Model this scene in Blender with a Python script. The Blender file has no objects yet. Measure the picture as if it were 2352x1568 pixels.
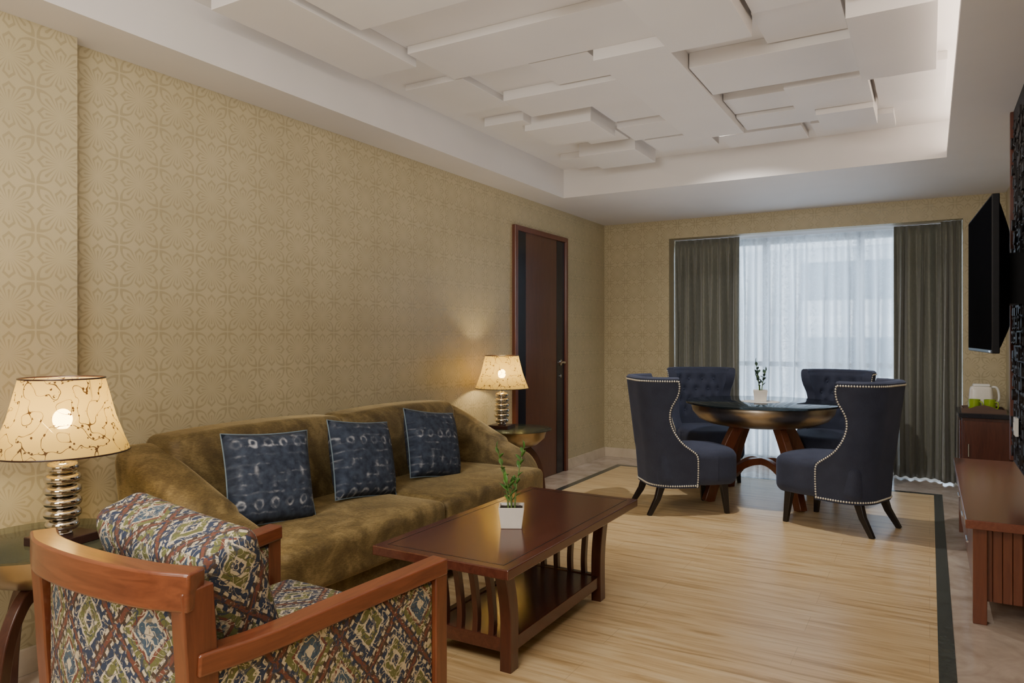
import bpy, bmesh, math, random
from mathutils import Vector, Matrix
random.seed(7)
PI=math.pi
C=bpy.context.scene.collection
H=1.30
# ------------------------------------------------------------------ nodes
class T:
    def __init__(s,name):
        s.mat=bpy.data.materials.new(name); s.mat.use_nodes=True
        s.t=s.mat.node_tree; s.n=s.t.nodes; s.l=s.t.links
        s.b=s.n['Principled BSDF']; s.out=s.n['Material Output']
    def inp(s,sock,v):
        if v is None: return
        if isinstance(v,bpy.types.NodeSocket): s.l.new(v,sock)
        elif isinstance(v,(tuple,list)):
            sock.default_value=tuple(v)+((1,) if len(v)==3 and sock.type=='RGBA' else ())
        else: sock.default_value=v
    def m(s,op,a,b=None,c=None,clamp=False):
        n=s.n.new('ShaderNodeMath'); n.operation=op; n.use_clamp=clamp
        s.inp(n.inputs[0],a); s.inp(n.inputs[1],b); s.inp(n.inputs[2],c)
        return n.outputs[0]
    def uv(s):
        n=s.n.new('ShaderNodeTexCoord'); q=s.n.new('ShaderNodeSeparateXYZ'); s.l.new(n.outputs['UV'],q.inputs[0])
        return q.outputs[0],q.outputs[1],n.outputs['UV']
    def obj(s): return s.n.new('ShaderNodeTexCoord').outputs['Object']
    def map(s,v,sc=(1,1,1),rot=(0,0,0),loc=(0,0,0)):
        n=s.n.new('ShaderNodeMapping'); s.l.new(v,n.inputs[0]); n.inputs['Scale'].default_value=sc; n.inputs['Rotation'].default_value=rot; n.inputs['Location'].default_value=loc
        return n.outputs[0]
    def noise(s,v,scale=5,detail=3,dist=0,rough=.5,col=False):
        n=s.n.new('ShaderNodeTexNoise'); s.l.new(v,n.inputs['Vector']) if v is not None else None
        n.inputs['Scale'].default_value=scale; n.inputs['Detail'].default_value=detail; n.inputs['Distortion'].default_value=dist; n.inputs['Roughness'].default_value=rough
        return n.outputs['Color' if col else 'Fac']
    def vor(s,v,scale,feature='F1'):
        n=s.n.new('ShaderNodeTexVoronoi'); s.l.new(v,n.inputs['Vector']); n.inputs['Scale'].default_value=scale; n.feature=feature
        return n.outputs['Distance'],n.outputs.get('Color')
    def ramp(s,f,stops,interp='LINEAR'):
        n=s.n.new('ShaderNodeValToRGB'); s.inp(n.inputs[0],f); r=n.color_ramp; r.interpolation=interp
        while len(r.elements)<len(stops): r.elements.new(.5)
        for e,(p,c) in zip(r.elements,stops): e.position=p; e.color=tuple(c)+(1,)
        return n.outputs[0]
    def mix(s,f,a,b):
        n=s.n.new('ShaderNodeMix'); n.data_type='RGBA'; s.inp(n.inputs[0],f); s.inp(n.inputs[6],a); s.inp(n.inputs[7],b)
        return n.outputs[2]
    def bump(s,h,st=.2,d=.01):
        n=s.n.new('ShaderNodeBump'); s.l.new(h,n.inputs['Height']); n.inputs['Strength'].default_value=st; n.inputs['Distance'].default_value=d
        s.l.new(n.outputs[0],s.b.inputs['Normal'])
    def set(s,**k):
        for a,v in k.items(): s.inp(s.b.inputs[a.replace('_',' ')],v)
        return s.mat
def plain(name,col,rough=.5,metal=0,var=.12,scale=30,bump=0,**k):
    t=T(name); o=t.obj(); n=t.noise(o,scale,4)
    a=tuple(min(1,c*(1+var)) for c in col); b=tuple(c*(1-var) for c in col)
    t.set(Base_Color=t.ramp(n,[(.3,b),(.7,a)]),Roughness=rough,Metallic=metal,**k)
    if bump: t.bump(n,bump,.004)
    return t.mat
def wood(name,c1,c2,axis=0,rough=.3,scale=9,coat=.3):
    t=T(name); o=t.obj(); sc=[scale*1.4]*3; sc[axis]=scale*.12
    v=t.map(o,sc); n=t.noise(v,3,8,1.2,.65)
    t.set(Base_Color=t.ramp(n,[(.3,c1),(.7,c2)]),Roughness=rough,Coat_Weight=coat,Coat_Roughness=.15)
    t.bump(n,.06,.003); return t.mat
M={}
def wallpaper():
    t=T('wallpaper'); u,v,uvv=t.uv(); P=.19
    x=t.m('SUBTRACT',t.m('FRACT',t.m('DIVIDE',u,P)),.5); y=t.m('SUBTRACT',t.m('FRACT',t.m('DIVIDE',v,P)),.5)
    r=t.m('SQRT',t.m('ADD',t.m('MULTIPLY',x,x),t.m('MULTIPLY',y,y))); th=t.m('ARCTAN2',y,x)
    a=t.m('SUBTRACT',1,t.m('MULTIPLY',t.m('ABSOLUTE',t.m('SUBTRACT',t.m('FRACT',t.m('ADD',t.m('MULTIPLY',th,8/(2*PI)),.5)),.5)),2))
    diag=t.m('ABSOLUTE',t.m('SINE',t.m('MULTIPLY',th,2)))
    R=t.m('ADD',t.m('ADD',.28,t.m('MULTIPLY',a,.20)),t.m('MULTIPLY',t.m('POWER',diag,2),.20))
    q=t.m('DIVIDE',r,R)
    tip=t.m('MULTIPLY',t.m('LESS_THAN',q,1),t.m('GREATER_THAN',q,.86))
    tip=t.m('MULTIPLY',tip,t.m('GREATER_THAN',a,.16))
    w1=t.m('MULTIPLY',t.m('LESS_THAN',q,.95),t.m('LESS_THAN',t.m('ABSOLUTE',t.m('SUBTRACT',a,.27)),t.m('MULTIPLY',q,.14)))
    w2=t.m('MULTIPLY',t.m('LESS_THAN',q,.66),t.m('GREATER_THAN',a,t.m('SUBTRACT',1,t.m('MULTIPLY',q,.30))))
    mk=t.m('MINIMUM',t.m('ADD',t.m('ADD',tip,w1),w2),1)
    mk=t.m('MULTIPLY',mk,t.m('GREATER_THAN',q,.08))
    n=t.noise(uvv,3,4); base=t.ramp(n,[(.3,(.435,.37,.225)),(.7,(.48,.41,.255))])
    t.set(Base_Color=t.mix(t.m('MULTIPLY',mk,.55),base,(.29,.24,.135)),Roughness=t.m('SUBTRACT',.48,t.m('MULTIPLY',mk,.14)))
    t.bump(mk,.3,.002); return t.mat
M['wallpaper']=wallpaper()
M['paint']=plain('ceiling_paint',(.67,.645,.63),.6,var=.02,scale=3)
def floorwood():
    t=T('wood_floor'); u,v,uvv=t.uv()
    br=t.n.new('ShaderNodeTexBrick'); t.l.new(uvv,br.inputs['Vector'])
    br.inputs['Scale'].default_value=1; br.inputs['Brick Width'].default_value=1.2; br.inputs['Row Height'].default_value=.19
    br.inputs['Mortar Size'].default_value=.0014; br.inputs['Color1'].default_value=(0,0,0,1); br.inputs['Color2'].default_value=(1,1,1,1); br.inputs['Mortar'].default_value=(.5,.5,.5,1); br.offset=.4
    n=t.noise(t.map(uvv,(1.1,13,1)),2.0,6,.9,.55)
    n2=t.noise(t.map(uvv,(.7,22,1)),1.5,3,.5)
    g=t.m('ADD',t.m('MULTIPLY',n,.75),t.m('MULTIPLY',n2,.25))
    g=t.m('ADD',g,t.m('MULTIPLY',t.m('SUBTRACT',br.outputs['Color'],.5),.05))
    col=t.ramp(g,[(.34,(.46,.30,.135)),(.46,(.65,.46,.235)),(.55,(.72,.54,.30)),(.70,(.78,.62,.38))])
    col=t.mix(t.m('MULTIPLY',br.outputs['Fac'],.5),col,(.36,.24,.12))
    t.set(Base_Color=col,Roughness=.33); t.bump(n,.03,.002); return t.mat
M['floor']=floorwood()
def marble(name,a,b,rough=.15):
    t=T(name); o=t.obj(); n=t.noise(o,2.2,8,1.8,.6); n2=t.noise(o,14,5)
    f=t.m('ADD',t.m('MULTIPLY',n,.75),t.m('MULTIPLY',n2,.25))
    t.set(Base_Color=t.ramp(f,[(.35,a),(.62,b)]),Roughness=rough); return t.mat
M['marble']=marble('beige_marble',(.36,.28,.22),(.60,.51,.43))
M['skirting']=marble('skirting_marble',(.50,.42,.31),(.62,.53,.41),.25)
M['strip']=plain('dark_floor_strip',(.06,.068,.064),.2,var=.2)
M['redwood']=wood('coffee_wood',(.066,.018,.011),(.112,.034,.020),1,.22)
M['redwood_z']=wood('coffee_wood_upright',(.055,.015,.009),(.095,.028,.016),2,.28)
M['armwood']=wood('red_brown_wood',(.115,.030,.012),(.21,.062,.024),1,.28)
M['armwood_z']=wood('red_brown_wood_upright',(.105,.027,.011),(.19,.055,.021),2,.28)
M['armwood_x']=wood('red_brown_wood_rail',(.115,.030,.012),(.21,.062,.024),0,.28)
M['consolewood']=wood('console_wood',(.135,.038,.022),(.20,.064,.037),1,.22)
M['consolewood_z']=wood('console_wood_upright',(.11,.030,.014),(.17,.052,.024),2,.3)
M['doorwood']=wood('door_wood',(.070,.024,.012),(.115,.042,.021),2,.3)
M['framewood']=wood('door_frame_wood',(.095,.026,.014),(.145,.042,.023),2,.3)
M['blackgloss']=plain('black_lacquer',(.010,.011,.018),.2)
M['darkwood']=plain('dark_lamp_base',(.035,.015,.012),.25)
M['blackwood']=plain('black_leg_wood',(.014,.011,.012),.3)
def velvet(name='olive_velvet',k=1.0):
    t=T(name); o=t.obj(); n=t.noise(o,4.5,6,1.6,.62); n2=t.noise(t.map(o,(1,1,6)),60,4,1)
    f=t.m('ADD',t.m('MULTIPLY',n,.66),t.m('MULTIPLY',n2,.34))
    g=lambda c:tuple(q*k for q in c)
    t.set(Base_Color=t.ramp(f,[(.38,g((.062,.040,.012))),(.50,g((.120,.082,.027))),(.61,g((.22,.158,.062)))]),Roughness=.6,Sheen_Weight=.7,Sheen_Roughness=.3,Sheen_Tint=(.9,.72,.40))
    t.bump(n2,.5,.004); return t.mat
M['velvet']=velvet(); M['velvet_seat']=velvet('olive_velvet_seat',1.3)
def navy():
    t=T('navy_weave'); u,v,uvv=t.uv(); n=t.noise(t.map(uvv,(60,220,1)),3,3); n2=t.noise(uvv,9,3)
    t.set(Base_Color=t.ramp(t.m('ADD',t.m('MULTIPLY',n,.7),t.m('MULTIPLY',n2,.3)),[(.35,(.015,.020,.043)),(.65,(.040,.049,.088))]),Roughness=.85,Sheen_Weight=.18,Sheen_Tint=(.45,.55,.9)); t.bump(n,.3,.002); return t.mat
M['navy']=navy()
def tiedye(seed):
    t=T('indigo_tie_dye'); u,v,uvv=t.uv()
    nz=t.noise(uvv,18,3); nz2=t.noise(t.map(uvv,(1,1,1),(0,0,0),(5,1,0)),18,3)
    uu=t.m('ADD',t.m('ADD',u,t.m('MULTIPLY',t.m('SUBTRACT',nz,.5),.03)),seed*.13); vv=t.m('ADD',t.m('ADD',v,t.m('MULTIPLY',t.m('SUBTRACT',nz2,.5),.03)),seed*.05)
    fx=t.m('SUBTRACT',t.m('FRACT',t.m('MULTIPLY',uu,14)),.5); fy=t.m('SUBTRACT',t.m('FRACT',t.m('MULTIPLY',vv,7.5)),.5)
    r=t.m('SQRT',t.m('ADD',t.m('MULTIPLY',fx,fx),t.m('MULTIPLY',t.m('MULTIPLY',fy,fy),3.2)))
    ring=t.m('SUBTRACT',1,t.m('DIVIDE',t.m('ABSOLUTE',t.m('SUBTRACT',r,.24)),.12),clamp=True)
    rowf=t.m('FRACT',t.m('MULTIPLY',vv,3.75))
    ring=t.m('MULTIPLY',ring,t.m('GREATER_THAN',rowf,.5))
    stx=t.m('SUBTRACT',1,t.m('DIVIDE',t.m('ABSOLUTE',fx),.2),clamp=True)
    st=t.m('MULTIPLY',stx,t.m('LESS_THAN',rowf,.40))
    hy=t.m('ABSOLUTE',t.m('SUBTRACT',t.m('FRACT',t.m('MULTIPLY',vv,24)),.5)); hz=t.m('SUBTRACT',1,t.m('DIVIDE',hy,.16),clamp=True)
    n2=t.noise(t.map(uvv,(1,1,1),(0,0,0),(seed,seed*2,0)),26,4,.5); soft=t.ramp(n2,[(.46,(0,0,0)),(.64,(1,1,1))])
    n3=t.noise(t.map(uvv,(1,1,1),(0,0,0),(seed*3,seed,0)),11,2); s3=t.ramp(n3,[(.45,(0,0,0)),(.58,(1,1,1))])
    mk=t.m('ADD',t.m('MULTIPLY',ring,.9),t.m('MULTIPLY',t.m('ADD',t.m('MULTIPLY',st,.55),t.m('MULTIPLY',hz,.5)),s3),clamp=True)
    mk=t.m('MULTIPLY',mk,t.m('ADD',.12,t.m('MULTIPLY',soft,.88)))
    base=t.ramp(t.noise(uvv,30,4),[(.35,(.014,.022,.044)),(.65,(.042,.058,.095))])
    t.set(Base_Color=t.mix(mk,base,(.44,.46,.51)),Roughness=.9); return t.mat
def ikat():
    t=T('ikat_weave'); u,v,uvv=t.uv()
    n=t.noise(uvv,45,3); nb=t.noise(t.map(uvv,(1,1,1),(0,0,0),(7,3,0)),45,3)
    F=3.9; u2=t.m('MULTIPLY',u,1.3)
    a=t.m('ADD',t.m('ADD',u2,v),t.m('MULTIPLY',t.m('SUBTRACT',n,.5),.022)); b=t.m('ADD',t.m('SUBTRACT',u2,v),t.m('MULTIPLY',t.m('SUBTRACT',nb,.5),.022))
    fa=t.m('ABSOLUTE',t.m('SUBTRACT',t.m('FRACT',t.m('MULTIPLY',a,F)),.5)); fb=t.m('ABSOLUTE',t.m('SUBTRACT',t.m('FRACT',t.m('MULTIPLY',b,F)),.5))
    d=t.m('MULTIPLY',t.m('MAXIMUM',fa,fb),2)
    cream=(.50,.43,.31); nv=(.022,.034,.070); ol=(.12,.125,.04); ru=(.14,.048,.03); br=(.055,.033,.022); bl=(.05,.085,.125)
    alt=t.m('GREATER_THAN',t.m('FRACT',t.m('MULTIPLY',t.m('FLOOR',t.m('MULTIPLY',a,F)),.5)),.25)
    cA=t.ramp(d,[(0,nv),(.16,cream),(.24,ol),(.48,cream),(.55,nv),(.76,cream),(.86,br),(.93,ru)],'CONSTANT')
    cB=t.ramp(d,[(0,cream),(.14,bl),(.40,cream),(.47,ru),(.56,ol),(.76,cream),(.86,br),(.93,ru)],'CONSTANT')
    c1=t.mix(alt,cA,cB)
    lad=t.m('LESS_THAN',t.m('FRACT',t.m('MULTIPLY',b,F*6)),.42); band=t.m('MULTIPLY',t.m('GREATER_THAN',fa,.38),t.m('LESS_THAN',fa,.46)); col=t.mix(t.m('MULTIPLY',lad,band),c1,nv)
    lad2=t.m('LESS_THAN',t.m('FRACT',t.m('MULTIPLY',a,F*6)),.42); band2=t.m('MULTIPLY',t.m('GREATER_THAN',fb,.38),t.m('LESS_THAN',fb,.46)); col=t.mix(t.m('MULTIPLY',lad2,band2),col,br)
    n3=t.noise(uvv,26,1,1.0,.5); sc1=t.m('LESS_THAN',t.m('ABSOLUTE',t.m('SUBTRACT',n3,.5)),.020)
    inner=t.m('LESS_THAN',d,.76)
    col=t.mix(t.m('MULTIPLY',t.m('MULTIPLY',sc1,inner),.9),col,cream)
    n4=t.noise(t.map(uvv,(1,1,1),(0,0,0),(3,9,0)),22,1,1.0,.5); sc2=t.m('LESS_THAN',t.m('ABSOLUTE',t.m('SUBTRACT',n4,.5)),.018)
    col=t.mix(t.m('MULTIPLY',sc2,.8),col,nv)
    n5=t.noise(t.map(uvv,(1,1,1),(0,0,0),(1,2,0)),80,4,1.0); chip=t.ramp(n5,[(.38,(1,1,1)),(.42,(0,0,0))]); col=t.mix(t.m('MULTIPLY',chip,.6),col,(.10,.08,.05))
    n6=t.noise(t.map(uvv,(1,1,1),(0,0,0),(5,2,0)),70,4,1.0); chip=t.ramp(n6,[(.60,(0,0,0)),(.64,(1,1,1))]); col=t.mix(t.m('MULTIPLY',chip,.6),col,cream)
    t.set(Base_Color=col,Roughness=.9); t.bump(t.noise(uvv,140,2),.4,.003); return t.mat
M['ikat']=ikat()
M['chrome']=plain('polished_chrome',(.66,.62,.56),.1,1,var=.03)
M['pewter']=plain('brushed_pewter',(.40,.34,.27),.32,1,var=.15,scale=8)
M['bronze']=plain('bronze_bowl',(.38,.30,.19),.3,1,var=.15,scale=8)
M['brass']=plain('pale_brass_nail',(.90,.86,.74),.4,.4)
M['steel']=plain('brushed_steel',(.6,.6,.6),.25,1)
M['tablewood']=wood('dining_leg_wood',(.12,.034,.015),(.19,.058,.026),2,.3)
M['darktablewood']=wood('side_table_leg_wood',(.045,.016,.011),(.08,.028,.017),2,.3)
def glass(name,tint,fac=.3,dark=(.03,.05,.05)):
    t=T(name); t.set(Base_Color=dark,Roughness=.03,Specular_IOR_Level=.6)
    tr=t.n.new('ShaderNodeBsdfTransparent'); tr.inputs[0].default_value=tuple(tint)+(1,)
    lw=t.n.new('ShaderNodeLayerWeight'); lw.inputs[0].default_value=.35
    n=t.noise(t.obj(),2,1)
    f=t.m('ADD',fac,t.m('MULTIPLY',lw.outputs['Facing'],.35)); f=t.m('ADD',f,t.m('MULTIPLY',t.m('SUBTRACT',n,.5),.01)); f=t.m('MINIMUM',f,1)
    ms=t.n.new('ShaderNodeMixShader'); t.l.new(f,ms.inputs[0]); t.l.new(tr.outputs[0],ms.inputs[1]); t.l.new(t.b.outputs[0],ms.inputs[2]); t.l.new(ms.outputs[0],t.out.inputs[0]); return t.mat
M['tableglass']=glass('dark_table_glass',(.38,.42,.43),.45,(.022,.030,.034))
M['sideglass']=glass('side_table_glass',(.72,.76,.70),.22,(.06,.07,.06))
M['winglass']=glass('window_glass',(.95,.98,1),0,(.5,.6,.6))
def shade():
    t=T('printed_lampshade'); o=t.obj()
    n=t.noise(o,21,0,.4); ln=t.m('LESS_THAN',t.m('ABSOLUTE',t.m('SUBTRACT',n,.5)),.010)
    dd,cc=t.vor(t.map(o,(1.3,1.3,1)),56); lf=t.m('LESS_THAN',dd,.28)
    near=t.m('LESS_THAN',t.m('ABSOLUTE',t.m('SUBTRACT',n,.5)),.06)
    mk=t.m('MINIMUM',t.m('ADD',ln,t.m('MULTIPLY',lf,near)),1)
    col=t.mix(mk,(.62,.45,.16),(.07,.035,.01))
    colt=t.mix(mk,(.55,.38,.085),(.05,.022,.004))
    t.set(Base_Color=col,Roughness=.8)
    tl=t.n.new('ShaderNodeBsdfTranslucent'); t.l.new(colt,tl.inputs[0]); tr=t.n.new('ShaderNodeBsdfTransparent'); tr.inputs[0].default_value=(1,.80,.45,1)
    m1=t.n.new('ShaderNodeMixShader'); m1.inputs[0].default_value=.42; t.l.new(t.b.outputs[0],m1.inputs[1]); t.l.new(tl.outputs[0],m1.inputs[2])
    m2=t.n.new('ShaderNodeMixShader'); t.l.new(t.m('MULTIPLY',t.m('SUBTRACT',1,mk),.08),m2.inputs[0]); t.l.new(m1.outputs[0],m2.inputs[1]); t.l.new(tr.outputs[0],m2.inputs[2])
    t.l.new(m2.outputs[0],t.out.inputs[0]); return t.mat
M['shade']=shade()
def emis(name,col,st):
    t=T(name); n=t.noise(t.obj(),3,1); t.set(Base_Color=col,Emission_Color=t.ramp(n,[(0,col),(1,col)]),Emission_Strength=st); return t.mat
M['bulb']=emis('lit_bulb',(1,.80,.45),190)
M['cove']=emis('cove_strip_glow',(1,.86,.72),22)
def curtain_m():
    t=T('grey_green_curtain'); u,v,uvv=t.uv(); n=t.noise(t.map(uvv,(80,8,1)),3,4)
    t.set(Base_Color=t.ramp(n,[(.3,(.13,.133,.105)),(.7,(.19,.193,.157))]),Roughness=.5,Sheen_Weight=.45); t.bump(n,.15,.002); return t.mat
M['curtain']=curtain_m()
def sheer():
    t=T('sheer_voile'); u,v,uvv=t.uv()
    n=t.noise(uvv,40,3,1.6); lf=t.ramp(n,[(.50,(0,0,0)),(.56,(1,1,1))])
    band=t.ramp(t.noise(t.map(uvv,(5,.3,1)),1.5,1),[(.45,(.1,.1,.1)),(.55,(1,1,1))])
    mk=t.m('MULTIPLY',lf,band)
    lw=t.n.new('ShaderNodeLayerWeight'); lw.inputs[0].default_value=.5
    t.set(Base_Color=(.84,.86,.88),Roughness=.9)
    tl=t.n.new('ShaderNodeBsdfTranslucent'); tl.inputs[0].default_value=(.80,.84,.89,1)
    tr=t.n.new('ShaderNodeBsdfTransparent')
    m1=t.n.new('ShaderNodeMixShader'); m1.inputs[0].default_value=.6; t.l.new(t.b.outputs[0],m1.inputs[1]); t.l.new(tl.outputs[0],m1.inputs[2])
    m2=t.n.new('ShaderNodeMixShader')
    f=t.m('MULTIPLY',t.m('SUBTRACT',.62,t.m('MULTIPLY',mk,.2)),t.m('SUBTRACT',1,t.m('MULTIPLY',lw.outputs['Facing'],.95)))
    t.l.new(f,m2.inputs[0]); t.l.new(m1.outputs[0],m2.inputs[1]); t.l.new(tr.outputs[0],m2.inputs[2])
    t.l.new(m2.outputs[0],t.out.inputs[0]); return t.mat
M['sheer']=sheer()
M['white']=plain('white_ceramic',(.72,.68,.62),.25,var=.03)
M['whitepl']=plain('white_plastic',(.72,.72,.70),.35,var=.03)
M['green']=plain('lime_green_ceramic',(.26,.38,.02),.25,var=.05)
M['soil']=plain('dark_soil',(.03,.02,.012),.95,var=.5,scale=150,bump=.6)
M['leaf']=plain('glossy_green_leaf',(.075,.20,.035),.35,var=.4,scale=25)
M['leafdark']=plain('dark_green_leaf',(.03,.07,.04),.35,var=.4,scale=25)
M['stem']=plain('green_stem',(.12,.19,.05),.5)
M['screen']=plain('black_screen',(.008,.009,.012),.5,var=.05,Specular_IOR_Level=0.0)
M['tvcase']=plain('black_tv_plastic',(.008,.008,.010),.4,Specular_IOR_Level=.2)
M['carved']=plain('black_carved_wood',(.013,.010,.010),.55,var=.4,scale=12,bump=.3,Specular_IOR_Level=.3)
M['traywood']=wood('tray_wood',(.07,.035,.02),(.12,.06,.035),0,.4)
M['facade']=plain('white_facade',(.80,.84,.88),.8,var=.04,scale=1)
M['facadewin']=plain('facade_window',(.22,.28,.34),.2,var=.1,scale=1)
M['alu']=plain('window_aluminium',(.45,.48,.50),.35,.2)
M['piping']=plain('blue_grey_piping',(.16,.22,.27),.7)
M['doily']=plain('white_lace',(.7,.7,.68),.8)
# ------------------------------------------------------------------ mesh builder
class MB:
    def __init__(s): s.v=[]; s.f=[]
    def add(s,vs,fs,mat=None):
        o=len(s.v)
        for p in vs:
            p=Vector(p); s.v.append(mat@p if mat else p)
        s.f+= [tuple(i+o for i in f) for f in fs]; return s
    def box(s,x0,x1,y0,y1,z0,z1,mat=None):
        vs=[(x,y,z) for x in (x0,x1) for y in (y0,y1) for z in (z0,z1)]
        return s.add(vs,[(0,1,3,2),(4,6,7,5),(0,4,5,1),(2,3,7,6),(0,2,6,4),(1,5,7,3)],mat)
    def soft(s,x0,x1,y0,y1,z0,z1,r,fn=None,n=6,mat=None,k=4):
        c=((x0+x1)/2,(y0+y1)/2,(z0+z1)/2); h=((x1-x0)/2,(y1-y0)/2,(z1-z0)/2)
        ax=[]
        for a in range(3):
            rr=min(r,h[a]*.999); L=[-h[a]+rr*i/k for i in range(k)]
            I=[-(h[a]-rr)+2*(h[a]-rr)*i/n for i in range(n+1)]
            ax.append(L+I+[-q for q in reversed(L)])
        idx={}; vs=[]; fs=[]
        def vid(i,j,l):
            key=(i,j,l)
            if key not in idx:
                p=[ax[0][i],ax[1][j],ax[2][l]]; q=[]
                for a in range(3):
                    rr=min(r,h[a]*.999); q.append(max(-(h[a]-rr),min(h[a]-rr,p[a])))
                d=[p[a]-q[a] for a in range(3)]
                m=max(abs(e) for e in d); L=math.sqrt(sum(e*e for e in d))
                if L>1e-9: p=[q[a]+d[a]/L*m for a in range(3)]
                P=Vector((p[0]+c[0],p[1]+c[1],p[2]+c[2]))
                if fn: P=fn(P)
                idx[key]=len(vs); vs.append(P)
            return idx[key]
        N=[len(a)-1 for a in ax]
        for i in range(N[0]):
            for j in range(N[1]):
                fs.append((vid(i,j,0),vid(i,j+1,0),vid(i+1,j+1,0),vid(i+1,j,0))); fs.append((vid(i,j,N[2]),vid(i+1,j,N[2]),vid(i+1,j+1,N[2]),vid(i,j+1,N[2])))
        for i in range(N[0]):
            for l in range(N[2]):
                fs.append((vid(i,0,l),vid(i+1,0,l),vid(i+1,0,l+1),vid(i,0,l+1))); fs.append((vid(i,N[1],l),vid(i,N[1],l+1),vid(i+1,N[1],l+1),vid(i+1,N[1],l)))
        for j in range(N[1]):
            for l in range(N[2]):
                fs.append((vid(0,j,l),vid(0,j,l+1),vid(0,j+1,l+1),vid(0,j+1,l))); fs.append((vid(N[0],j,l),vid(N[0],j+1,l),vid(N[0],j+1,l+1),vid(N[0],j,l+1)))
        return s.add(vs,fs,mat)
    def lathe(s,prof,c=(0,0,0),seg=48,mat=None,cap=True):
        vs=[];fs=[];n=len(prof)
        for r,z in prof:
            for k in range(seg):
                a=2*PI*k/seg; vs.append((c[0]+r*math.cos(a),c[1]+r*math.sin(a),c[2]+z))
        for i in range(n-1):
            for k in range(seg):
                k2=(k+1)%seg; fs.append((i*seg+k,i*seg+k2,(i+1)*seg+k2,(i+1)*seg+k))
        if cap:
            if prof[0][0]>1e-4: fs.append(tuple(reversed(range(seg))))
            if prof[-1][0]>1e-4: fs.append(tuple((n-1)*seg+k for k in range(seg)))
        return s.add(vs,fs,mat)
    def tube(s,pts,r,seg=8,closed=False,mat=None):
        pts=[Vector(p) for p in pts]; n=len(pts); vs=[];fs=[]; up=None
        for i,p in enumerate(pts):
            if closed: t=(pts[(i+1)%n]-pts[i-1]).normalized()
            else: t=(pts[min(i+1,n-1)]-pts[max(i-1,0)]).normalized()
            if up is None: up=Vector((0,0,1)) if abs(t.z)<.9 else Vector((1,0,0))
            a=t.cross(up).normalized(); b=a.cross(t).normalized(); up=b
            rr=r[i] if isinstance(r,(list,tuple)) else r
            for k in range(seg):
                q=2*PI*k/seg; vs.append(p+a*rr*math.cos(q)+b*rr*math.sin(q))
        for i in range(n if closed else n-1):
            j=(i+1)%n
            for k in range(seg):
                k2=(k+1)%seg; fs.append((i*seg+k,j*seg+k,j*seg+k2,i*seg+k2))
        if not closed: fs.append(tuple(range(seg))); fs.append(tuple((n-1)*seg+k for k in reversed(range(seg))))
        return s.add(vs,fs,mat)
    def bar(s,pts,w,h,side,mat=None):
        pts=[Vector(p) for p in pts]; side=Vector(side).normalized(); n=len(pts); vs=[];fs=[]
        for i,p in enumerate(pts):
            t=(pts[min(i+1,n-1)]-pts[max(i-1,0)]).normalized()
            sd=(side-t*side.dot(t)).normalized(); u=t.cross(sd).normalized()
            W=(w[i] if isinstance(w,list) else w)/2; Hh=(h[i] if isinstance(h,list) else h)/2
            vs+=[p-sd*W-u*Hh,p+sd*W-u*Hh,p+sd*W+u*Hh,p-sd*W+u*Hh]
        for i in range(n-1):
            a=i*4;b=a+4
            for k in range(4):
                k2=(k+1)%4; fs.append((a+k,b+k,b+k2,a+k2))
        fs.append((0,1,2,3)); fs.append(tuple((n-1)*4+k for k in (3,2,1,0)))
        return s.add(vs,fs,mat)
    def ball(s,c,r,seg=6,rings=4,sz=1):
        prof=[(max(1e-5,r*math.sin(PI*i/rings)),-r*sz*math.cos(PI*i/rings)) for i in range(rings+1)]
        return s.lathe(prof,c,seg,cap=False)
    def grid(s,fn,nu,nv,cu=False):
        vs=[fn(i/nu,j/nv) for j in range(nv+1) for i in range(nu+1)]
        fs=[(j*(nu+1)+i,j*(nu+1)+i+1,(j+1)*(nu+1)+i+1,(j+1)*(nu+1)+i) for j in range(nv) for i in range(nu)]
        return s.add(vs,fs)
    def build(s,name,mat,parent=None,smooth=35,bevel=0,sub=0,seg=2,solid=0):
        me=bpy.data.meshes.new(name); me.from_pydata([tuple(p) for p in s.v],[],s.f); me.validate()
        bm=bmesh.new(); bm.from_mesh(me)
        if not solid: bmesh.ops.recalc_face_normals(bm,faces=bm.faces)
        bm.to_mesh(me); bm.free()
        uvl=me.uv_layers.new(name='UVMap')
        for p in me.polygons:
            n=p.normal; a=max(range(3),key=lambda k:abs(n[k]))
            for li in p.loop_indices:
                co=me.vertices[me.loops[li].vertex_index].co
                uvl.data[li].uv=((co.y,co.z) if a==0 else (co.x,co.z) if a==1 else (co.x,co.y))
        if smooth:
            for p in me.polygons: p.use_smooth=True
            me.set_sharp_from_angle(angle=math.radians(smooth))
        o=bpy.data.objects.new(name,me); me.materials.append(mat); C.objects.link(o)
        if parent: o.parent=parent
        if bevel:
            b=o.modifiers.new('bevel','BEVEL'); b.width=bevel; b.segments=seg; b.limit_method='ANGLE'; b.angle_limit=math.radians(40)
        if solid:
            b=o.modifiers.new('solid','SOLIDIFY'); b.thickness=solid; b.offset=0
        if sub:
            b=o.modifiers.new('sub','SUBSURF'); b.levels=sub; b.render_levels=sub
        return o
def thing(name,label,cat,loc=(0,0,0),rz=0,group=None):
    o=bpy.data.objects.new(name,None); C.objects.link(o); o.location=loc; o.rotation_euler=(0,0,rz); o.empty_display_size=.1
    o['label']=label; o['category']=cat
    if group: o['group']=group
    return o
def tag(o,label,cat,group=None):
    o['label']=label;o['category']=cat
    if group:o['group']=group
    return o
def struct(o): o['kind']='structure'; return o
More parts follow.
